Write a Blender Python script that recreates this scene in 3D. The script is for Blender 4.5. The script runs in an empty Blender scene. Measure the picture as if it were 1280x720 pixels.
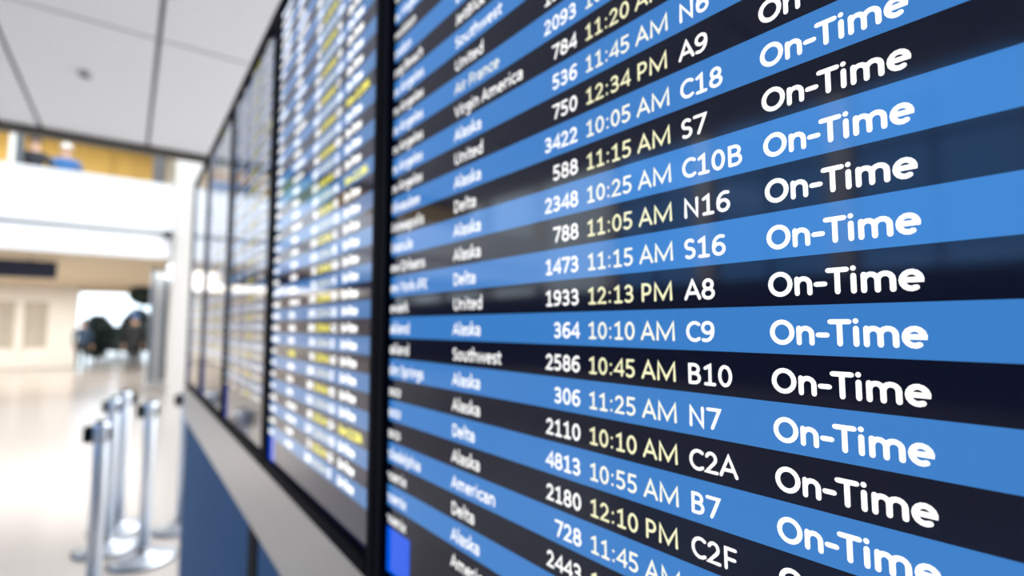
import bpy, bmesh, math, random
from mathutils import Vector, Matrix
random.seed(7)
C = bpy.context.scene.collection
S = bpy.context.scene
R = math.radians

# ---------------------------------------------------------------- camera
cam_d = bpy.data.cameras.new('camera')
cam_d.sensor_width = 36.0
cam_d.lens = 18.0
cam_d.clip_start = 0.01
cam_d.clip_end = 200
cam_d.dof.use_dof = True
cam_d.dof.focus_distance = 0.235
cam_d.dof.aperture_fstop = 4.0
cam_d.dof.aperture_blades = 0
cam = bpy.data.objects.new('camera', cam_d)
C.objects.link(cam)
PITCH = math.atan(47 / 640)
YAW = math.atan(480 * math.cos(PITCH) / 640)
cam.location = (0, 0, 1.5)
cam.rotation_euler = (R(90) + PITCH, 0, -YAW)
S.camera = cam

# ---------------------------------------------------------------- world, light, exposure
S.view_settings.view_transform = 'Standard'
S.view_settings.look = 'None'
S.view_settings.gamma = 1
S.view_settings.exposure = 0.0
S.view_settings.use_curve_mapping = False
w = bpy.data.worlds.new('world'); S.world = w; w.use_nodes = True
nt = w.node_tree
bg = nt.nodes['Background']
bg.inputs[0].default_value = (0.78, 0.90, 1.0, 1)
bg.inputs[1].default_value = 3.0
S.cycles.max_bounces = 8
S.cycles.diffuse_bounces = 5
S.cycles.glossy_bounces = 4
S.cycles.sample_clamp_indirect = 6

def area_light(name, loc, rot, sx, sy, power, col=(1, 1, 1)):
    l = bpy.data.lights.new(name, 'AREA'); l.shape = 'RECTANGLE'; l.size = sx; l.size_y = sy
    l.energy = power; l.color = col
    o = bpy.data.objects.new(name, l); C.objects.link(o); o.location = loc; o.rotation_euler = rot
    return o
# daylight through the tall window wall on the left, the atrium skylight, lamps under the balcony and upstairs, fills added in hall and aisle
area_light('hall_fill', (3.6, 4.5, 4.5), (0, 0, 0), 4.5, 11, 1200, (.94, .97, 1))  # unseen light added to brighten the ceiling by floor bounce
area_light('skylight_daylight', (-4, 11.9, 7.8), (0, 0, 0), 14, 2.2, 720, (.95, .97, 1))
area_light('aisle_fill', (-9.2, 6.5, 8.1), (0, 0, 0), 4.5, 8, 650, (.95, .97, 1))  # added light under a closed roof, brightens the floor the screens reflect
area_light('soffit_lamps', (-3, 19, 2.85), (0, 0, 0), 9, 8, 820, (1, .96, .90))
area_light('upper_floor_lamps', (-3, 15.4, 6.3), (0, 0, 0), 9, 2.5, 260, (1, .86, .60))

# ---------------------------------------------------------------- materials
MATS = {}
def mat(name, col, rough=.5, metal=0, emit=None, es=0, noise=0, nscale=8, bump=0, ior=1.5, coat=0, aniso=None):
    m = bpy.data.materials.new(name); m.use_nodes = True
    t = m.node_tree; b = t.nodes['Principled BSDF']
    b.inputs['Base Color'].default_value = (*col, 1)
    b.inputs['Roughness'].default_value = rough
    b.inputs['Metallic'].default_value = metal
    b.inputs['IOR'].default_value = ior
    if coat: b.inputs['Coat Weight'].default_value = coat
    if emit:
        b.inputs['Emission Color'].default_value = (*emit, 1); b.inputs['Emission Strength'].default_value = es
    if noise or bump:
        tc = t.nodes.new('ShaderNodeTexCoord'); n = t.nodes.new('ShaderNodeTexNoise')
        n.inputs['Scale'].default_value = nscale; n.inputs['Detail'].default_value = 5
        src = tc.outputs['Object']
        if aniso:
            mp = t.nodes.new('ShaderNodeMapping'); mp.inputs['Scale'].default_value = aniso
            t.links.new(src, mp.inputs['Vector']); src = mp.outputs['Vector']
        t.links.new(src, n.inputs['Vector'])
        if noise:
            mx = t.nodes.new('ShaderNodeMix'); mx.data_type = 'RGBA'
            mx.inputs[6].default_value = tuple(max(0, c * (1 - noise)) for c in col) + (1,)
            mx.inputs[7].default_value = tuple(min(1, c * (1 + noise)) for c in col) + (1,)
            t.links.new(n.outputs['Fac'], mx.inputs[0]); t.links.new(mx.outputs[2], b.inputs['Base Color'])
        if bump:
            bp = t.nodes.new('ShaderNodeBump'); bp.inputs['Strength'].default_value = bump
            bp.inputs['Distance'].default_value = .002
            t.links.new(n.outputs['Fac'], bp.inputs['Height']); t.links.new(bp.outputs['Normal'], b.inputs['Normal'])
    MATS[name] = m
    return m
mat('ceiling_white', (.76, .79, .84), .7, noise=.03)
mat('seam_dark', (.16, .17, .19), .8, noise=.1)
mat('beam_dark', (.05, .045, .035), .6, noise=.1)
mat('plaster', (.86, .85, .83), .75, noise=.03)
mat('parapet_white', (.90, .90, .91), .5, noise=.02)
mat('joint_grey', (.5, .5, .52), .7, noise=.05)
mat('joint_dark', (.05, .05, .06), .7, noise=.05)
mat('end_plaster', (.62, .59, .55), .7, noise=.03)
mat('terrazzo', (.34, .305, .28), .20, noise=.10, nscale=40, ior=1.42)
mat('floor_strip', (.45, .42, .38), .25, noise=.1)
mat('yellow_wall', (.50, .36, .12), .6, noise=.35, nscale=1.3, aniso=(1, 1, .15))
mat('soffit_beige', (.78, .66, .48), .7, noise=.05)
mat('shop_white', (.90, .88, .84), .5, noise=.03)
mat('shop_panel', (.60, .55, .47), .25, noise=.15, nscale=3)
mat('grey_blue_steel', (.30, .36, .44), .35, .6, noise=.2, nscale=5, aniso=(6, 6, .3))
mat('sign_navy', (.012, .02, .05), .5, noise=.2)
mat('blue_panel', (.042, .145, .30), .8, noise=.06, nscale=4)
mat('brushed_alu', (.62, .60, .57), .33, .75, noise=.06, nscale=30, bump=.05, aniso=(1, .02, 1))
mat('black_plastic', (.002, .004, .010), .5, noise=.2, nscale=60, ior=1.08)
mat('black_matte', (.010, .012, .016), .6, noise=.2, ior=1.25)
mat('dark_panelling', (.03, .035, .05), .5, noise=.2, nscale=2)
mat('chrome', (.80, .87, .95), .40, .9, noise=.05)
mat('base_steel', (.42, .45, .50), .38, .85, noise=.15)
mat('base_iron', (.28, .28, .30), .3, .8, noise=.15)
mat('grey_dark', (.10, .10, .105), .6, noise=.1)
mat('glass_frame', (.10, .11, .12), .4, .5, noise=.1)
mat('skin', (.55, .34, .24), .5, noise=.05)
mat('white_hair', (.75, .75, .74), .7, noise=.05)
mat('dark_hair', (.02, .018, .015), .6, noise=.2)
mat('cloth_black', (.015, .017, .022), .8, noise=.2)
mat('cloth_navy', (.02, .05, .10), .8, noise=.2)
mat('cloth_blue', (.03, .13, .34), .8, noise=.1)
mat('cloth_white', (.75, .76, .78), .8, noise=.05)
mat('bark', (.08, .05, .03), .8, noise=.3)
mat('leaf_dark', (.02, .035, .03), .6, noise=.4, nscale=12)
mat('pavement', (.62, .62, .60), .8, noise=.08)
mat('lamp_glow', (.9, .9, .9), .4, emit=(1, .9, .7), es=2)
# display colours: what the panel gives off, under a glossy front
def disp(name, col, st, ior=1.48):
    return mat(name, (.004, .005, .008), .07, emit=col, es=st, ior=ior)
disp('screen_dark', (.002, .003, .013), 1.0)
disp('screen_blue', (.045, .212, .58), 1.0)
disp('screen_box', (.0, .10, .80), 1.0)
disp('ink_white', (1, 1, 1), 1.25)
disp('ink_time', (1, .98, .62), 1.0)
disp('ink_time_pale', (1, 1, .86), 1.05)
disp('ink_yellow', (.85, .90, .10), 1.0)
for tg, q, io in (('dim', .95, 1.72), ('faint', .48, 1.9)):  # far panels: grazing-angle dimming put into the emission colour, ior raised for more reflection
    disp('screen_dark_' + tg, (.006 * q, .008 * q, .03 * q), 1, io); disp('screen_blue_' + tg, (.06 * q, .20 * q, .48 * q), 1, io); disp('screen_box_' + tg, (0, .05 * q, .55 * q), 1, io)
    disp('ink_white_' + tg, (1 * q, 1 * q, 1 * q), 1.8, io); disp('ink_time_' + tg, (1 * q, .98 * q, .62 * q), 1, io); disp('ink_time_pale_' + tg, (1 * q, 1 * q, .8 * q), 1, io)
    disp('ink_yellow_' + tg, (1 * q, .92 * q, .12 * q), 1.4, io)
gm = bpy.data.materials.new('clear_glass'); gm.use_nodes = True
t = gm.node_tree; t.nodes.clear()
o_ = t.nodes.new('ShaderNodeOutputMaterial'); mx = t.nodes.new('ShaderNodeMixShader')
tr = t.nodes.new('ShaderNodeBsdfTransparent'); gl = t.nodes.new('ShaderNodeBsdfGlossy'); fr = t.nodes.new('ShaderNodeFresnel')
gl.inputs['Roughness'].default_value = .02; tr.inputs[0].default_value = (.42, .66, .95, 1)
t.links.new(fr.outputs[0], mx.inputs[0]); t.links.new(tr.outputs[0], mx.inputs[1]); t.links.new(gl.outputs[0], mx.inputs[2])
t.links.new(mx.outputs[0], o_.inputs[0]); MATS['clear_glass'] = gm

# ---------------------------------------------------------------- helpers
def obj(name, me, parent=None, loc=None):
    o = bpy.data.objects.new(name, me); C.objects.link(o)
    if parent: o.parent = parent
    if loc: o.location = loc
    return o
def build(name, bm, m, parent=None, smooth=False, loc=None):
    me = bpy.data.meshes.new(name); bmesh.ops.recalc_face_normals(bm, faces=bm.faces); bm.to_mesh(me); bm.free()
    for k in (m if isinstance(m, (list, tuple)) else [m]): me.materials.append(MATS[k])
    if smooth:
        for p in me.polygons: p.use_smooth = True
    return obj(name, me, parent, loc)
def box(bm, x0, x1, y0, y1, z0, z1, bev=0, mi=0):
    r = bmesh.ops.create_cube(bm, size=1)
    vs = r['verts']
    for v in vs:
        v.co = Vector(((x0 + x1) / 2 + v.co.x * (x1 - x0), (y0 + y1) / 2 + v.co.y * (y1 - y0), (z0 + z1) / 2 + v.co.z * (z1 - z0)))
    fs = list({f for v in vs for f in v.link_faces})
    for f in fs: f.material_index = mi
    if bev:
        bmesh.ops.bevel(bm, geom=list({e for v in vs for e in v.link_edges}), offset=bev, segments=2, affect='EDGES', material=-1)
def bx(name, m, parent, x0, x1, y0, y1, z0, z1, bev=0):
    bm = bmesh.new(); box(bm, x0, x1, y0, y1, z0, z1, bev); return build(name, bm, m, parent)
def lathe(bm, prof, n=32, mi=0, cx=0, cy=0):
    rings = []
    for r, z in prof:
        rings.append([bm.verts.new((cx + max(r, 1e-5) * math.cos(2 * math.pi * i / n), cy + max(r, 1e-5) * math.sin(2 * math.pi * i / n), z)) for i in range(n)])
    for a, b in zip(rings, rings[1:]):
        for i in range(n):
            f = bm.faces.new((a[i], a[(i + 1) % n], b[(i + 1) % n], b[i])); f.material_index = mi
    bm.faces.new(rings[0][::-1]); bm.faces.new(rings[-1])
def thing(name, label, cat, loc=(0, 0, 0), rz=0, group=None):
    o = obj(name, None); o.location = loc; o.rotation_euler = (0, 0, rz)
    tag(o, label, cat, group); return o
def tag(o, label, cat, group=None):
    o['label'] = label; o['category'] = cat
    if group: o['group'] = group
    return o
def struct(o): o['kind'] = 'structure'; return o

# ---------------------------------------------------------------- setting
fl = struct(bx('floor', 'terrazzo', None, -14, 9, -9, 60, -.12, 0))
HX0, HX1, HY0, CY = -12.0, 7.0, -9.0, 10.6
CZ = 4.6
CX0 = -1.222 - 4 * 1.355
ceil = struct(bx('ceiling', 'seam_dark', None, CX0, HX1, HY0, CY, CZ + .02, CZ + .35))
xs = [-1.222 + 1.355 * k for k in range(-4, 7)]
ys = [CY, 6.52, 2.42, -1.68, -5.78, HY0]
pan = {}
for i in range(len(xs) - 1):
    for j in range(len(ys) - 1):
        x0, x1 = max(xs[i], CX0), min(xs[i + 1], HX1)
        if x1 - x0 < .1: continue
        g = .022
        key = (round(x1 - x0, 3), round(ys[j] - ys[j + 1], 3))
        if key not in pan:
            bm = bmesh.new(); box(bm, -(key[0] / 2 - g), key[0] / 2 - g, -(key[1] / 2 - g), key[1] / 2 - g, 0, .05, .006)
            p = build('ceiling_panel', bm, 'ceiling_white', ceil); pan[key] = p.data
        else: p = obj('ceiling_panel', pan[key], ceil)
        p.location = ((x0 + x1) / 2, (ys[j] + ys[j + 1]) / 2, CZ - .03)
struct(bx('trim_7', 'plaster', None, CX0 - .25, CX0, HY0, CY + .22, CZ - .1, CZ + .9))
struct(bx('trim_8', 'plaster', None, HX0 - .3, CX0 + 3, HY0, CY, 8.2, 8.4))
struct(bx('trim_1', 'beam_dark', None, CX0, HX1, CY, CY + .22, CZ - .13, CZ + .4))
struct(bx('wall_back', 'plaster', None, HX0, HX1, HY0 - .2, HY0, 0, 8.4))
struct(bx('wall_right', 'plaster', None, HX1, HX1 + .2, HY0, 26, 0, 8))
# left wall: low sill, head and glazed bays
wl = struct(bx('wall_left', 'dark_panelling', None, HX0 - .3, HX0, HY0, 26, 0, 2.6))
bx('window_head', 'plaster', wl, HX0 - .3, HX0, HY0, 26, 7.8, 8.4)
for k in range(12):
    y = HY0 + 3.2 * k - .2
    if y < 26: bx('pier', 'plaster', wl, HX0 - .3, HX0 + .05, y, y + .45, 2.6, 7.8)
for k in range(6):
    y0 = HY0 + 3.2 * k + .25; y1 = y0 + 2.75
    wn = struct(bx('window_%d' % (k + 1), 'clear_glass', None, HX0 - .16, HX0 - .15, y0, y1, 2.6, 7.8))
    bm = bmesh.new()
    for yy in (y0, (y0 + y1) / 2 - .03, y1 - .06): box(bm, HX0 - .2, HX0 - .1, yy, yy + .06, 2.6, 7.8)
    for zz in (2.6, 5.2, 7.74): box(bm, HX0 - .2, HX0 - .1, y0, y1, zz, zz + .06)
    build('window_frame', bm, 'glass_frame', wn)
# white end wall of the atrium on the right, behind the display cabinet
struct(bx('wall_end', 'end_plaster', None, .72, HX1, 13.0, 13.5, 0, 7.5))
# far wall of the hall beyond the opening, upper storey and roof
struct(bx('wall_far', 'plaster', None, 1.05, HX1, 25.0, 25.3, 0, 3.3))
bm = bmesh.new()
box(bm, HX0, .72, 17.6, 17.8, 3.4, 7.5)
wu = struct(build('wall_upper', bm, 'yellow_wall'))
for k in range(12):
    bx('wall_panel', 'yellow_wall', wu, -11.5 + k, -11.5 + k + .97, 17.56, 17.6, 3.45, 6.4)
struct(bx('trim_2', 'plaster', None, HX0, HX1, 13.25, 26, 6.6, 6.9))          # roof of the upper storey
struct(bx('trim_3', 'soffit_beige', None, HX0, .72, 13.45, 25.4, 2.93, 3.45))  # slab and soffit below the upper storey
struct(bx('trim_4', 'glass_frame', None, -1.9, -1.78, 13.5, 13.62, 4.4, 6.6))

# ceiling sensor
sn = thing('smoke_detector', 'small round grey smoke detector on a white ceiling panel', 'detector', (-.55, 7.93, CZ - .031))
bm = bmesh.new(); lathe(bm, [(.075, 0), (.075, -.02), (.06, -.045), (.02, -.055)][::-1]); build('housing', bm, 'joint_grey', sn, True)
bm = bmesh.new(); lathe(bm, [(.055, -.05), (.055, -.056), (.03, -.062)][::-1]); build('sensor_cap', bm, 'glass_frame', sn, True)

# ---------------------------------------------------------------- balcony
BY = 13.2
bal = thing('balcony_parapet', 'wide white balcony parapet crossing the hall above the shopfronts', 'balcony', (0, BY, 2.95))
k = 0
x = .70
while x > -11.9:
    x0 = max(x - 3.1, -11.95)
    bx('parapet_panel', 'parapet_white', bal, x0 + .006, x - .006, 0, .16, .545, 1.56, .01)
    bx('fascia_panel', 'parapet_white', bal, x0 + .006, x - .006, -.02, .2, -.02, .465, .01)
    x = x0
bx('joint', 'joint_dark', bal, -11.95, .70, .004, .15, .46, .55)
bx('top_rail', 'parapet_white', bal, -11.95, .70, -.02, .18, 1.56, 1.60, .01)
bx('backing', 'joint_grey', bal, -11.95, .70, .06, .14, .0, 1.55)
br = thing('camera_bracket', 'small dark camera bracket at the right end of the balcony joint', 'bracket', (.60, 13.18, 3.45))
bx('bracket_arm', 'glass_frame', br, -.03, .03, -.16, 0, -.02, .02)
bm = bmesh.new(); lathe(bm, [(.02, -.12), (.07, -.10), (.09, -.03), (.09, .02), (.05, .05)], 20)
o = build('dome', bm, 'black_matte', br, True); o.location = (0, -.2, 0)

# column behind the parapet (grey) and pale post on the left
for (nm, lab, m, x, wd, y) in (('column', 'grey square column upstairs at the right end of the balcony', 'grey_dark', .42, .24, 14.0),
                               ('column', 'pale slim column upstairs near the left frame edge', 'shop_white', -2.05, .16, 14.6)):
    c = thing(nm, lab, 'column', (x, y, 3.45))
    bx('shaft', m, c, -wd / 2, wd / 2, -.12, .12, 0, 3.14, .01)
    bx('collar', m, c, -wd / 2 - .03, wd / 2 + .03, -.15, .15, 0, .12, .01)
# screen wall glass pane green, upper left
gp = thing('glass_screen', 'greenish glazed screen upstairs at the left frame edge', 'screen', (-2.9, 14.4, 3.45))
mat('green_glass', (.25, .38, .28), .2, noise=.1)
bx('pane', 'green_glass', gp, -1.1, .55, -.01, .01, .06, 3.1)
for xx in (-1.1, -.3, .5): bx('mullion', 'glass_frame', gp, xx - .03, xx + .03, -.04, .04, 0, 3.2)

# ---------------------------------------------------------------- lower hall
col = thing('column', 'tall blue-grey steel column below the right end of the balcony', 'column', (.62, 16.0, 0))
for a, b in ((-.19, -.09), (-.07, .03), (.05, .12), (.14, .19)):
    bx('fluting', 'grey_blue_steel' if a != -.07 else 'chrome', col, a, b, -.18, .14, .12, 2.93, .012)
bx('core', 'grey_blue_steel', col, -.18, .18, -.14, .12, .1, 2.93)
bx('plinth', 'chrome', col, -.21, .21, -.2, .2, 0, .12, .01)
lp = thing('wall_lamp', 'small glowing round lamp beside the blue-grey column', 'lamp', (.655, 13.9, 2.62))
bm = bmesh.new(); lathe(bm, [(.0, -.06), (.035, -.045), (.05, 0), (.035, .04), (0, .055)], 20); build('globe', bm, 'lamp_glow', lp, True)
bx('bracket', 'chrome', lp, .0, .065, -.01, .01, -.01, .01)

sg = thing('hanging_sign', 'long dark navy sign panel hanging below the balcony soffit', 'sign', (-2.9, 14.6, 2.50))
bx('sign_panel', 'sign_navy', sg, -2.6, 1.63, -.06, .06, 0, .36, .012)
for xx in (-2.1, -.4, 1.2): bx('hanger', 'glass_frame', sg, xx - .015, xx + .015, -.015, .015, .36, .44)

sf = thing('shopfront', 'white framed shopfront with pale glazed bays under the balcony', 'shopfront', (0, 25.0, 0))
bx('header', 'shop_white', sf, -11.8, -1.5, -.1, .2, 2.35, 2.93, .01)
bx('plinth', 'shop_white', sf, -11.8, -1.5, -.1, .2, 0, .42, .01)
bx('end_panel', 'shop_white', sf, -2.25, -1.5, -.12, .2, 0, 2.93, .01)
xx = -2.33
bx('post', 'shop_white', sf, xx, -2.25, -.1, .2, .42, 2.35)
while xx > -10.8:
    bx('pane', 'shop_panel', sf, xx - .62, xx, .08, .1, .42, 2.35)
    bx('mullion', 'joint_grey', sf, xx - .27, xx - .23, .04, .08, .80, 2.1)
    bx('sill_panel', 'shop_white', sf, xx - .62, xx, .02, .07, .42, .7)
    bx('post', 'shop_white', sf, xx - .87, xx - .62, -.1, .2, .42, 2.35, .01)
    xx -= .87
# threshold strip across the hall floor
struct(bx('trim_5', 'floor_strip', None, -11.9, .72, 24.0, 24.12, 0, .004))
# doorway opening lintel and reveal
struct(bx('trim_6', 'soffit_beige', None, -1.5, 1.05, 25.0, 25.3, 2.75, 3.3))
# outside: paving and planting seen through the opening
def bush(name, label, cat, loc, r, h, n, tone='leaf_dark'):
    b = thing(name, label, cat, loc)
    bm = bmesh.new(); lathe(bm, [(.05, 0), (.04, h * .6)], 8); build('stem', bm, 'bark', b)
    bm = bmesh.new(); rd = random.Random(n)
    for i in range(3000):
        a = rd.uniform(0, 6.28); e = math.acos(rd.uniform(-1, 1)); q = rd.uniform(.6, 1)
        c = Vector((r * q * math.sin(e) * math.cos(a), r * q * math.sin(e) * math.sin(a), h * .53 + h * .46 * q * math.cos(e)))
        M = Matrix.Rotation(rd.uniform(0, 6.28), 3, 'Z') @ Matrix.Rotation(rd.uniform(0, 3), 3, 'X')
        s_ = rd.uniform(.06, .12)
        vs = [bm.verts.new(c + M @ Vector(p)) for p in ((-s_, 0, 0), (0, -s_ * .5, .02), (s_, 0, 0), (0, s_ * .5, .02))]
        bm.faces.new(vs)
    f = build('foliage', bm, tone, b); f['kind'] = 'stuff'
    return b
bush('shrub', 'dark rounded shrub outside at the left of the bright opening', 'shrub', (-1.0, 27.2, 0), .6, 2.0, 1)
bush('shrub', 'dark rounded shrub outside at the right of the bright opening', 'shrub', (.32, 27.6, 0), .65, 2.3, 2)
bush('shrub', 'low dark hedge plant in the middle of the bright opening', 'shrub', (-.30, 34, 0), 1.3, 1.5, 3)
bush('hanging_plant', 'dark green foliage at the top right corner of the opening', 'plant', (.45, 23.5, 2.2), .45, .8, 4)

# ---------------------------------------------------------------- people
def skin_mesh(verts, edges, radii, lv=1):
    me = bpy.data.meshes.new('tmp'); me.from_pydata(verts, edges, [])
    o = bpy.data.objects.new('tmp', me); C.objects.link(o)
    sk = o.modifiers.new('s', 'SKIN'); sk.use_smooth_shade = True
    for i, r in enumerate(radii):
        me.skin_vertices[0].data[i].radius = (r, r) if not isinstance(r, tuple) else r
    me.skin_vertices[0].data[0].use_root = True
    sb = o.modifiers.new('b', 'SUBSURF'); sb.levels = lv; sb.render_levels = lv
    bpy.context.view_layer.update()
    out = bpy.data.meshes.new_from_object(o.evaluated_get(bpy.context.evaluated_depsgraph_get()))
    bpy.data.objects.remove(o)
    return out
def person(label, loc, rz, top, legs, hair, lean=0, arms='down', h=1.72, cap=None):
    V = []; E = []; Rr = []
    def v(p, r, par=None):
        V.append(p); Rr.append(r)
        if par is not None: E.append((par, len(V) - 1))
        return len(V) - 1
    ln = lean
    pel = v((0, 0, .95), (.15, .11)); ch = v((0, -ln * .4, 1.2), (.14, .10), pel); up = v((0, -ln * .8, 1.38), (.17, .10), ch)
    nk = v((0, -ln, 1.48), .055, up); h0 = v((0, -ln - .01, 1.56), (.07, .085), nk); h1 = v((0, -ln - .01, 1.66), (.075, .09), h0)
    h2 = v((0, -ln, 1.70), (.045, .06), h1)
    for s in (-1, 1):
        hip = v((s * .09, 0, .86), .095, pel); kn = v((s * .10, -.02, .48), .062, hip); an = v((s * .10, .01, .09), .042, kn)
        v((s * .11, -.13, .04), .04, an)
        sh = v((s * .19, -ln * .85, 1.37), .058, up)
        if arms == 'rail': el = (s * .27, -ln - .14, 1.13); wr = (s * .17, -ln - .36, 1.11); d = Vector((-s * .3, -.9, -.1)).normalized()
        else: el = (s * .25, -ln * .6 + .02, 1.10); wr = (s * .25, -ln * .5 - .08, .86); d = Vector((0, -.2, -1)).normalized()
        e_ = v(el, .043, sh); w_ = v(wr, .029, e_)
        pm = Vector(wr) + d * .07; p_ = v(tuple(pm), (.036, .02), w_)
        side = Vector((0, 1, 0)) if arms == 'down' else Vector((1, 0, 0))
        for i, L in enumerate((.065, .078, .072, .055)):
            a = pm + side * (i - 1.5) * .021 + d * .03
            k1 = v(tuple(a), .009, p_); k2 = v(tuple(a + d * L * .55 + Vector((0, -.005, -.004))), .0085, k1)
            v(tuple(a + d * L + Vector((0, -.012, -.012))), .007, k2)
        tb = Vector(wr) + d * .025 - side * .035
        t1 = v(tuple(tb), .011, w_); v(tuple(tb + d * .045 - side * .015), .009, t1)
    sc = h / 1.74
    me = skin_mesh([(a * sc, b * sc, c * sc) for a, b, c in V], E, [(r[0] * sc, r[1] * sc) if isinstance(r, tuple) else r * sc for r in Rr])
    for m in ('skin', top, legs, 'black_matte'): me.materials.append(MATS[m])
    hand_z = .84 * sc if arms == 'down' else None
    for p in me.polygons:
        c = p.center; z = c.z / sc; ax = abs(c.x) / sc
        i = 0
        if z < .09: i = 3
        elif z < .93 and ax < .205: i = 2
        elif z < 1.475: i = 1
        if arms == 'down' and ax > .2 and z < .87: i = 0
        if arms == 'rail' and c.y / sc < -ln - .33: i = 0
        p.material_index = i; p.use_smooth = True
    r = thing('person', label, 'person', loc, rz)
    obj('body', me, r)
    cy = (-ln - .01) * sc
    bm = bmesh.new()
    bmesh.ops.create_uvsphere(bm, u_segments=20, v_segments=12, radius=1)
    for q in list(bm.verts):
        if q.co.z < -.15 and q.co.y < .25 or q.co.z < -.7: bm.verts.remove(q)
    for q in bm.verts: q.co = Vector((q.co.x * .098 * sc, cy + .012 + q.co.y * .115 * sc, 1.65 * sc + q.co.z * .105 * sc))
    build('hair', bm, hair, r, True)
    for s in (-1, 1):
        bm = bmesh.new(); bmesh.ops.create_icosphere(bm, subdivisions=2, radius=.011, matrix=Matrix.Translation((s * .03 * sc, cy - .088 * sc, 1.625 * sc)))
        build('eye', bm, 'black_matte', r, True)
        bm = bmesh.new(); bmesh.ops.create_icosphere(bm, subdivisions=2, radius=.018, matrix=Matrix.Translation((s * .083 * sc, cy, 1.60 * sc)))
        build('ear', bm, 'skin', r, True)
    bm = bmesh.new(); bmesh.ops.create_cone(bm, segments=8, radius1=.014, radius2=.004, depth=.035, matrix=Matrix.Translation((0, cy - .098 * sc, 1.595 * sc)))
    build('nose', bm, 'skin', r, True)
    if cap:
        bm = bmesh.new(); lathe(bm, [(.105 * sc, 1.64 * sc), (.108 * sc, 1.69 * sc), (.09 * sc, 1.75 * sc), (.04 * sc, 1.775 * sc)], 24, cy=cy + .01)
        box(bm, -.07 * sc, .07 * sc, cy - .19 * sc, cy - .06 * sc, 1.655 * sc, 1.665 * sc)
        build('cap', bm, cap, r, True)
    return r
person('person in dark clothes leaning at the balcony parapet', (-1.64, 13.75, 3.45), 0, 'cloth_black', 'cloth_navy', 'dark_hair', .04, 'down', 1.82)
person('person with white hair and blue top behind the balcony parapet', (-1.20, 14.15, 3.45), 0, 'cloth_blue', 'cloth_navy', 'white_hair', .04, 'down', 1.88)
person('small dark haired person just showing above the balcony parapet', (-.47, 14.6, 3.45), R(30), 'cloth_black', 'cloth_navy', 'dark_hair', .05, 'down', 1.42)
person('person in dark clothes standing at the left of the bright opening', (-1.22, 22.5, 0), R(160), 'cloth_navy', 'cloth_black', 'dark_hair', .02, 'down', 1.70)
person('person in black with a blue cap at the right of the bright opening', (.20, 20.5, 0), R(200), 'cloth_black', 'cloth_black', 'dark_hair', .03, 'down', 1.84, cap='cloth_blue')

# ---------------------------------------------------------------- queue posts
def stanchion(label, x, y, rz):
    s_ = thing('queue_post', label, 'post', (x, y, 0), rz, 'silver queue barrier posts beside the display cabinet')
    bm = bmesh.new(); lathe(bm, [(.17, 0), (.18, .006), (.178, .016), (.12, .034), (.05, .046), (.04, .06)], 40); build('base', bm, 'base_steel', s_, True)
    bm = bmesh.new(); lathe(bm, [(.183, 0), (.187, .004), (.183, .012), (.17, .012)], 40); build('rubber_ring', bm, 'black_matte', s_, True)
    bm = bmesh.new(); lathe(bm, [(.033, .04), (.033, .90), (.031, .905)], 28); build('pole', bm, 'chrome', s_, True)
    bm = bmesh.new(); lathe(bm, [(.036, .05), (.042, .055), (.042, .075), (.036, .08)], 28); build('pole_collar', bm, 'base_iron', s_, True)
    hd = None
    bm = bmesh.new(); lathe(bm, [(.034, .895), (.036, .90), (.036, .985), (.030, 1.0)], 28); hd = build('head', bm, 'chrome', s_, True)
    bx('belt_cassette', 'black_matte', hd, -.075, -.025, -.024, .024, .90, .985, .006)
    bx('belt_clip', 'black_matte', hd, .03, .045, -.012, .012, .91, .975, .003)
    bm = bmesh.new(); lathe(bm, [(.031, .999), (.031, 1.008), (.022, 1.013)], 24); build('cap', bm, 'black_matte', hd, True)
    return s_
stanchion('silver queue post nearest the viewer, leftmost of the group', -.085, 3.43, R(-20))
stanchion('silver queue post half hidden behind the leftmost post', -.050, 4.50, R(-40))
stanchion('farthest silver queue post, narrowest and standing between the others', .010, 4.88, R(-150))
stanchion('silver queue post closest to the blue base of the display cabinet', .145, 4.14, R(-25))
stanchion('silver queue post mostly hidden behind the display cabinet end', .38, 4.62, R(10))

# ---------------------------------------------------------------- display cabinet
cab = thing('display_cabinet', 'long freestanding cabinet with brushed metal fascia over blue base panels', 'cabinet', (.24, 0, 0))
Y0, Y1 = -.10, 3.05
mw_ = thing('monitor_mount', 'black upright casing behind the departure monitors on top of the cabinet', 'casing', (.24, 0, 1.206))
bx('casing', 'black_matte', mw_, .075, .36, Y0, 2.98, 0, .99, .004)
bx('top_cover', 'black_plastic', mw_, .070, .365, Y0, 2.985, .99, .996)
for (a, b) in ((Y0, Y1),):
    bx('fascia_panel', 'brushed_alu', cab, 0, .03, a, b, 1.048, 1.205, .003)
bx('fascia_core', 'black_matte', cab, .02, .37, Y0 + .01, Y1 - .01, 1.06, 1.2)
bx('base_panel', 'blue_panel', cab, .012, .032, 1.385, Y1 - .015, .02, 1.05, .003)
bx('base_panel', 'blue_panel', cab, .012, .032, Y0, 1.275, .02, 1.05, .003)
bx('gap_strip', 'black_plastic', cab, .010, .032, 1.278, 1.382, .02, 1.05, .003)  # flush strip, its black stands in for the dark recess between base panels
bx('base_core', 'black_matte', cab, 0.03, .36, Y0 + .01, Y1 - .03, 0, 1.06)
bx('end_panel', 'brushed_alu', cab, .008, .37, Y1 - .018, Y1, 0, 1.046, .003)
bx('kick_strip', 'black_matte', cab, .02, .04, Y0, Y1 - .02, 0, .06)

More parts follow.
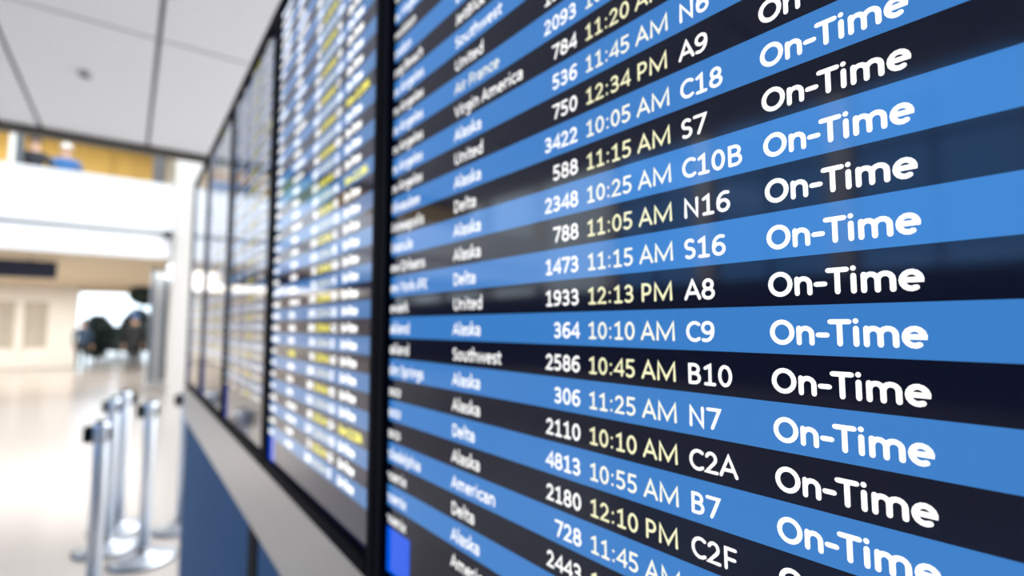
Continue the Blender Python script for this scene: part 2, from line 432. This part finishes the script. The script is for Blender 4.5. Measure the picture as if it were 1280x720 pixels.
# ---------------------------------------------------------------- stroke lettering (centre lines on a 1000-unit em)
def A(cx, cy, rx, ry, a0, a1, n=None):
    n = n or max(2, int(abs(a1 - a0) / 22.5))
    return [(cx + rx * math.cos(R(a0 + (a1 - a0) * i / n)), cy + ry * math.sin(R(a0 + (a1 - a0) * i / n))) for i in range(n + 1)]
T_, X_ = 600, 430
G = {
 ' ': (226, []),
 '0': (507, [A(253, 322, 170, 278, 0, 360, 18)]),
 '1': (507, [[(110, 515), (270, 600), (270, 44)], [(115, 40), (420, 40)]]),
 '2': (507, [A(235, 440, 150, 160, 160, -20) + [(330, 310), (80, 44), (430, 44)]]),
 '3': (507, [A(225, 460, 145, 140, 150, -80) + [(170, 325)], [(170, 325)] + A(225, 183, 170, 142, 90, -140)]),
 '4': (507, [[(375, 44), (375, 600), (50, 190), (455, 190)]]),
 '5': (507, [[(390, 600), (130, 600), (115, 352)] + A(220, 205, 180, 165, 112, -135)]),
 '6': (507, [A(330, 322, 240, 278, 68, 180) + A(262, 205, 168, 161, 180, 520, 16)]),
 '7': (507, [[(60, 600), (440, 600), (200, 44)]]),
 '8': (507, [A(253, 462, 140, 138, 0, 360, 14), A(253, 184, 172, 146, 0, 360, 14)]),
 '9': (507, [A(177, 322, 240, 278, -112, 0) + A(245, 439, 168, 161, 0, 340, 16)]),
 ':': (267, [[(133, 70), (133, 82)], [(133, 400), (133, 412)]]),
 '-': (306, [[(50, 262), (256, 262)]]),
 'A': (579, [[(45, 44), (290, 605), (535, 44)], [(125, 215), (455, 215)]]),
 'B': (544, [[(120, 44), (120, 600), (280, 600)] + A(280, 468, 140, 132, 90, -90) + [(120, 336)], [(120, 336), (290, 336)] + A(290, 190, 165, 146, 90, -90) + [(120, 44)]]),
 'C': (533, [A(330, 322, 250, 280, 52, 308)]),
 'D': (615, [[(120, 44), (120, 600), (250, 600)] + A(250, 322, 285, 278, 90, -90) + [(120, 44)]]),
 'E': (488, [[(420, 600), (120, 600), (120, 44), (420, 44)], [(120, 330), (390, 330)]]),
 'F': (459, [[(415, 600), (120, 600), (120, 44)], [(120, 315), (390, 315)]]),
 'G': (631, [A(340, 322, 260, 280, 50, 300) + [(530, 110), (530, 310), (360, 310)]]),
 'H': (623, [[(120, 600), (120, 44)], [(505, 600), (505, 44)], [(120, 335), (505, 335)]]),
 'J': (319, [[(205, 600), (205, 180)] + A(115, 150, 90, 110, 0, -110)]),
 'K': (520, [[(120, 44), (120, 600)], [(450, 600), (130, 320), (475, 44)]]),
 'L': (420, [[(120, 600), (120, 44), (390, 44)]]),
 'M': (855, [[(115, 44), (125, 600), (427, 90), (730, 600), (740, 44)]]),
 'N': (646, [[(120, 44), (120, 600), (525, 50), (525, 600)]]),
 'O': (662, [A(331, 322, 260, 280, 0, 360, 20)]),
 'P': (517, [[(120, 44), (120, 600), (270, 600)] + A(270, 435, 165, 165, 90, -90) + [(120, 270)]]),
 'R': (543, [[(120, 44), (120, 600), (270, 600)] + A(270, 455, 150, 145, 90, -90) + [(120, 310)], [(270, 310), (470, 44)]]),
 'S': (459, [A(235, 462, 145, 140, 40, 235) + A(225, 185, 160, 145, 60, -135)]),
 'T': (487, [[(35, 600), (452, 600)], [(243, 600), (243, 44)]]),
 'U': (642, [[(115, 600), (115, 240)] + A(321, 240, 206, 198, 180, 360) + [(527, 600)]]),
 'V': (567, [[(40, 600), (283, 44), (527, 600)]]),
 'W': (890, [[(50, 600), (230, 50), (445, 580), (660, 50), (840, 600)]]),
 'X': (519, [[(50, 600), (470, 44)], [(470, 600), (50, 44)]]),
 'Y': (487, [[(40, 600), (243, 300), (447, 600)], [(243, 300), (243, 44)]]),
 'Z': (468, [[(60, 600), (410, 600), (60, 44), (420, 44)]]),
 'z': (395, [[(60, 430), (330, 430), (60, 44), (345, 44)]]),
 'a': (479, [A(225, 330, 150, 105, 150, 0) + [(375, 44)], A(225, 155, 150, 112, 60, 300) + [(372, 110)]]),
 'b': (525, [[(100, 690), (100, 44)], A(275, 240, 175, 195, 0, 360, 16)]),
 'c': (423, [A(265, 238, 190, 195, 55, 305)]),
 'd': (525, [[(425, 690), (425, 44)], A(250, 240, 175, 195, 0, 360, 16)]),
 'e': (498, [[(75, 245), (425, 245)] + A(250, 238, 180, 195, 10, 300)]),
 'f': (305, [[(130, 44), (130, 560)] + A(235, 560, 105, 120, 180, 70), [(35, 425), (270, 425)]]),
 'g': (471, [A(230, 280, 165, 155, 0, 360, 14), [(395, 430), (395, -20)] + A(230, -40, 165, 130, 0, -150)]),
 'h': (525, [[(105, 690), (105, 44)], A(265, 270, 155, 165, 170, 0) + [(420, 44)]]),
 'i': (229, [[(115, 435), (115, 44)], [(115, 610), (115, 622)]]),
 'k': (455, [[(105, 690), (105, 44)], [(400, 440), (115, 240), (420, 44)]]),
 'l': (229, [[(115, 690), (115, 44)]]),
 'm': (799, [[(105, 440), (105, 44)], A(247, 290, 142, 145, 170, 0) + [(389, 44)], A(543, 290, 152, 145, 170, 0) + [(695, 44)]]),
 'n': (525, [[(105, 440), (105, 44)], A(265, 280, 155, 155, 170, 0) + [(420, 44)]]),
 'o': (527, [A(263, 238, 190, 196, 0, 360, 16)]),
 'p': (525, [[(105, 440), (105, -190)], A(275, 240, 175, 195, 0, 360, 16)]),
 'q': (525, [[(425, 440), (425, -190)], A(250, 240, 175, 195, 0, 360, 16)]),
 'r': (349, [[(105, 440), (105, 44)], A(260, 270, 155, 165, 165, 80)]),
 's': (391, [A(205, 335, 125, 100, 40, 235) + A(190, 140, 135, 100, 60, -140)]),
 't': (335, [[(150, 560), (150, 160)] + A(250, 150, 100, 110, 180, 285), [(40, 425), (300, 425)]]),
 'u': (525, [[(105, 440), (105, 200)] + A(260, 200, 155, 160, 180, 350), [(420, 440), (420, 44)]]),
 'v': (452, [[(40, 435), (226, 44), (412, 435)]]),
 'w': (715, [[(45, 435), (190, 44), (357, 420), (525, 44), (670, 435)]]),
 'x': (433, [[(50, 435), (385, 44)], [(385, 435), (50, 44)]]),
 'y': (453, [[(40, 435), (230, 50)], [(415, 435), (190, -190)]]),
}
def stroke(pts, hw, ncap, V, F, M, mi, f):
    pts = [Vector(p) for p in pts]
    q = [pts[0]]
    for p in pts[1:]:
        if (p - q[-1]).length > 1: q.append(p)
    closed = len(q) > 3 and (q[0] - q[-1]).length < 3
    if closed: q = q[:-1]
    n = len(q); base = len(V); L = []
    if n == 1: q = [q[0], q[0] + Vector((1, 0))]; n = 2
    for i in range(n):
        a = q[i - 1] if (i > 0 or closed) else None
        b = q[(i + 1) % n] if (i < n - 1 or closed) else None
        d1 = (q[i] - a).normalized() if a is not None else None
        d2 = (b - q[i]).normalized() if b is not None else None
        if d1 is None: d1 = d2
        if d2 is None: d2 = d1
        nn = Vector((-(d1.y + d2.y), d1.x + d2.x))
        if nn.length < .2: nn = Vector((-d1.y, d1.x)) * .2
        nn.normalize(); k = 1 / max(.5, nn.dot(Vector((-d1.y, d1.x))))
        L.append((q[i] + nn * hw * k, q[i] - nn * hw * k))
    for a, b in L: V.append(f(a)); V.append(f(b))
    for i in range(n if closed else n - 1):
        j = (i + 1) % n
        F.append((base + 2 * i, base + 2 * i + 1, base + 2 * j + 1, base + 2 * j)); M.append(mi)
    if not closed and ncap:
        for end in (0, 1):
            c = q[0] if end == 0 else q[-1]; d = (q[1] - q[0]) if end == 0 else (q[-2] - q[-1]); a0 = math.atan2(-d.y, -d.x)
            b0 = len(V)
            for i in range(ncap + 1):
                a = a0 - math.pi / 2 + math.pi * i / ncap
                V.append(f(c + Vector((math.cos(a), math.sin(a))) * hw * .96))
            F.append(tuple(range(b0, len(V)))); M.append(mi)
def width(s, sz): return sum(G[c][0] for c in s) * sz / 1000
def write(s, x, z, sz, y, V, F, M, mi, hw=44, ncap=5, right=False):
    if right: x -= width(s, sz)
    for ch in s:
        adv, st = G[ch]
        for p in st:
            stroke(p, hw, ncap, V, F, M, mi, lambda a, X=x: (X + a.x * sz / 1000, y, z + a.y * sz / 1000))
        x += adv * sz / 1000

# ---------------------------------------------------------------- departure monitors
PITCH_R = .02306; Z0 = 1.5095; ZB, ZT = 1.205, 2.205; MW = .595
SW0, SW1 = .0235, .5715           # visible glass left and right, in monitor coordinates
SB, ST = 1.232, 2.172
COL = dict(city=.0115, air=.1575, flight=.3215, time=.3285, gate=.403, status=.4495)
TS = .0174
INK = ['ink_white', 'ink_time', 'ink_time_pale', 'ink_yellow']
stripe_me = {}
def quad(name, x0, x1, z0, z1, y, m):
    me = bpy.data.meshes.new(name); me.from_pydata([(x0, y, z0), (x1, y, z0), (x1, y, z1), (x0, y, z1)], [], [(0, 1, 2, 3)])
    me.materials.append(MATS[m]); return me
for tg in ('', '_dim', '_faint'):
    for c_ in ('blue', 'dark'):
        stripe_me[c_ + tg] = quad('row_stripe', SW0 - .004, SW1 + .004, -PITCH_R, 0, 0, 'screen_' + c_ + tg)

def monitor(label, loc, rz, rows, k0, k1, blue_even, ncap, blue_box, tg=''):
    mo = thing('departure_monitor', label, 'monitor', loc, rz, 'departure monitors in the row')
    bm = bmesh.new(); box(bm, .001, MW - .001, .006, .030, ZB, ZT, .003)
    build('housing', bm, 'black_matte', mo)
    bm = bmesh.new()
    box(bm, 0, SW0, -.007, .02, ZB, ZT, .003); box(bm, SW1, MW, -.007, .02, ZB, ZT, .003)
    box(bm, SW0 - .002, SW1 + .002, -.007, .02, ZB, SB, .003); box(bm, SW0 - .002, SW1 + .002, -.007, .02, ST, ZT, .003)
    build('bezel', bm, 'black_plastic', mo)
    sc = obj('screen', quad('screen', SW0 - .005, SW1 + .005, SB - .005, ST + .005, 0, 'screen_dark' + tg), mo)
    for k in range(k0, k1):
        top = Z0 - k * PITCH_R
        if top - PITCH_R > ST: continue
        bl = (k % 2 == 0) == blue_even
        st = obj('row_stripe', stripe_me[('blue' if bl else 'dark') + tg], sc); st.location = (0, -.0002, top)
        r = rows.get(k)
        if not r: continue
        zb = top - PITCH_R * .795; y = -.0005
        city, air, fn, tm, gt, stt, ty = r
        hi = ncap > 3
        cells = [('city_text', city, 'city', 0, 48, TS, False),
                 ('airline_text', air, 'air', 2 if air == 'Air France' else (3 if ty == 2 else 0), 48, TS, False),
                 ('flight_number', fn, 'flight', 0, 50, TS, True),
                 ('time_text', tm, 'time', (2 if bl else 1) if hi else (2 if bl else 3), 47, TS, False),
                 ('gate_text', gt, 'gate', 0, 50, TS, False),
                 ('status_text', stt, 'status', 3 if ty == 1 else 0, 64, TS * 1.01, False)]
        V, F, M = [], [], []
        for nm, tx, cl, mi, hw, sz, rt in cells:
            if hi: V, F, M = [], [], []
            write(tx, COL[cl], zb, sz, y, V, F, M, mi, hw + (0 if hi else 12), ncap, rt)
            if hi or nm == 'status_text':
                nm = nm if hi else 'row_lettering'
                me = bpy.data.meshes.new(nm); me.from_pydata(V, [], F)
                for n_ in INK: me.materials.append(MATS[n_ + tg])
                me.polygons.foreach_set('material_index', M)
                o = obj(nm, me, sc)
                if not hi: o['kind'] = 'stuff'
    if blue_box:
        b = obj('blue_box', quad('blue_box', SW0 - .004, .0775, SB - .004, Z0 - k1 * PITCH_R + .0006, -.0003, 'screen_box' + tg), sc)
    return mo
NEAR = {}
def n(k, city, air, fn, tm, gt): NEAR[k] = (city, air, fn, tm, gt, 'On-Time', 0)
n(-20, 'Kansas City', 'Southwest', '1822', '11:10 AM', 'B6'); n(-19, 'Kona', 'Alaska', '843', '10:20 AM', 'D4')
n(-18, 'Las Vegas', 'Alaska', '602', '10:40 AM', 'D7'); n(-17, 'Las Vegas', 'Southwest', '2651', '10:55 AM', 'B8')
n(-16, 'Las Vegas', 'Spirit', '318', '11:30 AM', 'B14'); n(-15, 'Lewiston', 'Alaska', '2311', '10:35 AM', 'C2')
n(-14, 'London', 'Delta', '3052', '12:40 PM', 'S9'); n(-13, 'Long Beach', 'JetBlue', '407', '11:25 AM', 'B11')
n(-12, 'Los Angeles', 'Southwest', '1507', '10:50 AM', 'B5'); n(-11, 'Los Angeles', 'United', '1963', '11:05 AM', 'A11')
n(-10, 'Los Angeles', 'Air France', '2093', '10:45 AM', 'S8'); n(-9, 'Los Angeles', 'Virgin America', '784', '11:20 AM', 'B9')
n(-8, 'Los Angeles', 'Alaska', '536', '11:45 AM', 'N6'); n(-7, 'Los Angeles', 'United', '750', '12:34 PM', 'A9')
n(-6, 'Milwaukee', 'Alaska', '3422', '10:05 AM', 'C18'); n(-5, 'Minneapolis', 'Delta', '588', '11:15 AM', 'S7')
n(-4, 'Missoula', 'Alaska', '2348', '10:25 AM', 'C10B'); n(-3, 'New Orleans', 'Alaska', '788', '11:05 AM', 'N16')
n(-2, 'New York-JFK', 'Delta', '1473', '11:15 AM', 'S16'); n(-1, 'Newark', 'United', '1933', '12:13 PM', 'A8')
n(0, 'Oakland', 'Alaska', '364', '10:10 AM', 'C9'); n(1, 'Oakland', 'Southwest', '2586', '10:45 AM', 'B10')
n(2, 'Palm Springs', 'Alaska', '306', '11:25 AM', 'N7'); n(3, 'Pasco', 'Alaska', '2110', '10:10 AM', 'C2A')
n(4, 'Pasco', 'Delta', '4813', '10:55 AM', 'B7'); n(5, 'Pasco', 'Alaska', '2180', '12:10 PM', 'C2F')
n(6, 'Philadelphia', 'American', '728', '11:45 AM', 'N4'); n(7, 'Phoenix', 'Delta', '2443', '10:30 AM', 'S2')
n(8, 'Phoenix', 'Alaska', '616', '11:00 AM', 'N11'); n(9, 'Phoenix', 'American', '508', '12:05 PM', 'A4')
n(-21, 'Juneau', 'Alaska', '73', '10:15 AM', 'N2'); n(-22, 'Houston', 'United', '1240', '11:40 AM', 'A7')
for k_, c_ in zip(range(-30, -22), ('Denver', 'Detroit', 'Edmonton', 'Eugene', 'Fairbanks', 'Fresno', 'Frankfurt', 'Honolulu')):
    n(k_, c_, ('Southwest', 'Delta', 'Alaska', 'Alaska', 'Alaska', 'Alaska', 'Condor', 'Delta')[k_ + 30], str(871 + 97 * (k_ + 30)), '11:%02d AM' % (5 * (k_ + 33) % 60), 'N%d' % (k_ + 32))
d_near = math.atan((640 - 132) * math.cos(PITCH) / 640) - YAW
SMID = .575
near = monitor('large nearest departure monitor with readable white On-Time rows', (.2394, SMID, 0), d_near - R(90), NEAR, -30, 10, True, 6, True)
CIT = ['Albuquerque', 'Anchorage', 'Atlanta', 'Austin', 'Bellingham', 'Boise', 'Boston', 'Burbank', 'Calgary', 'Chicago', 'Dallas', 'Denver', 'Detroit', 'Eugene', 'Fairbanks', 'Fresno', 'Honolulu', 'Houston', 'Juneau', 'Kona']
AIR = ['Alaska', 'Delta', 'United', 'Southwest', 'American', 'Alaska', 'Alaska']
def rnd_rows(seed, yellow, yair=()):
    rd = random.Random(seed); out = {}
    cs = sorted(rd.choice(CIT) for _ in range(42))
    for i, k in enumerate(range(-30, 10)):
        tm = '%d:%02d %s' % (rd.choice((10, 11, 12)), rd.choice(range(0, 60, 5)), 'AM'); g = rd.choice('ABCNS') + str(rd.randint(1, 18))
        y = k in yellow
        out[k] = (cs[i], rd.choice(AIR), str(rd.randint(100, 2999)), tm, g, 'Now 11:20A' if y else 'On-Time', 1 if y else (2 if k in yair else 0))
    return out
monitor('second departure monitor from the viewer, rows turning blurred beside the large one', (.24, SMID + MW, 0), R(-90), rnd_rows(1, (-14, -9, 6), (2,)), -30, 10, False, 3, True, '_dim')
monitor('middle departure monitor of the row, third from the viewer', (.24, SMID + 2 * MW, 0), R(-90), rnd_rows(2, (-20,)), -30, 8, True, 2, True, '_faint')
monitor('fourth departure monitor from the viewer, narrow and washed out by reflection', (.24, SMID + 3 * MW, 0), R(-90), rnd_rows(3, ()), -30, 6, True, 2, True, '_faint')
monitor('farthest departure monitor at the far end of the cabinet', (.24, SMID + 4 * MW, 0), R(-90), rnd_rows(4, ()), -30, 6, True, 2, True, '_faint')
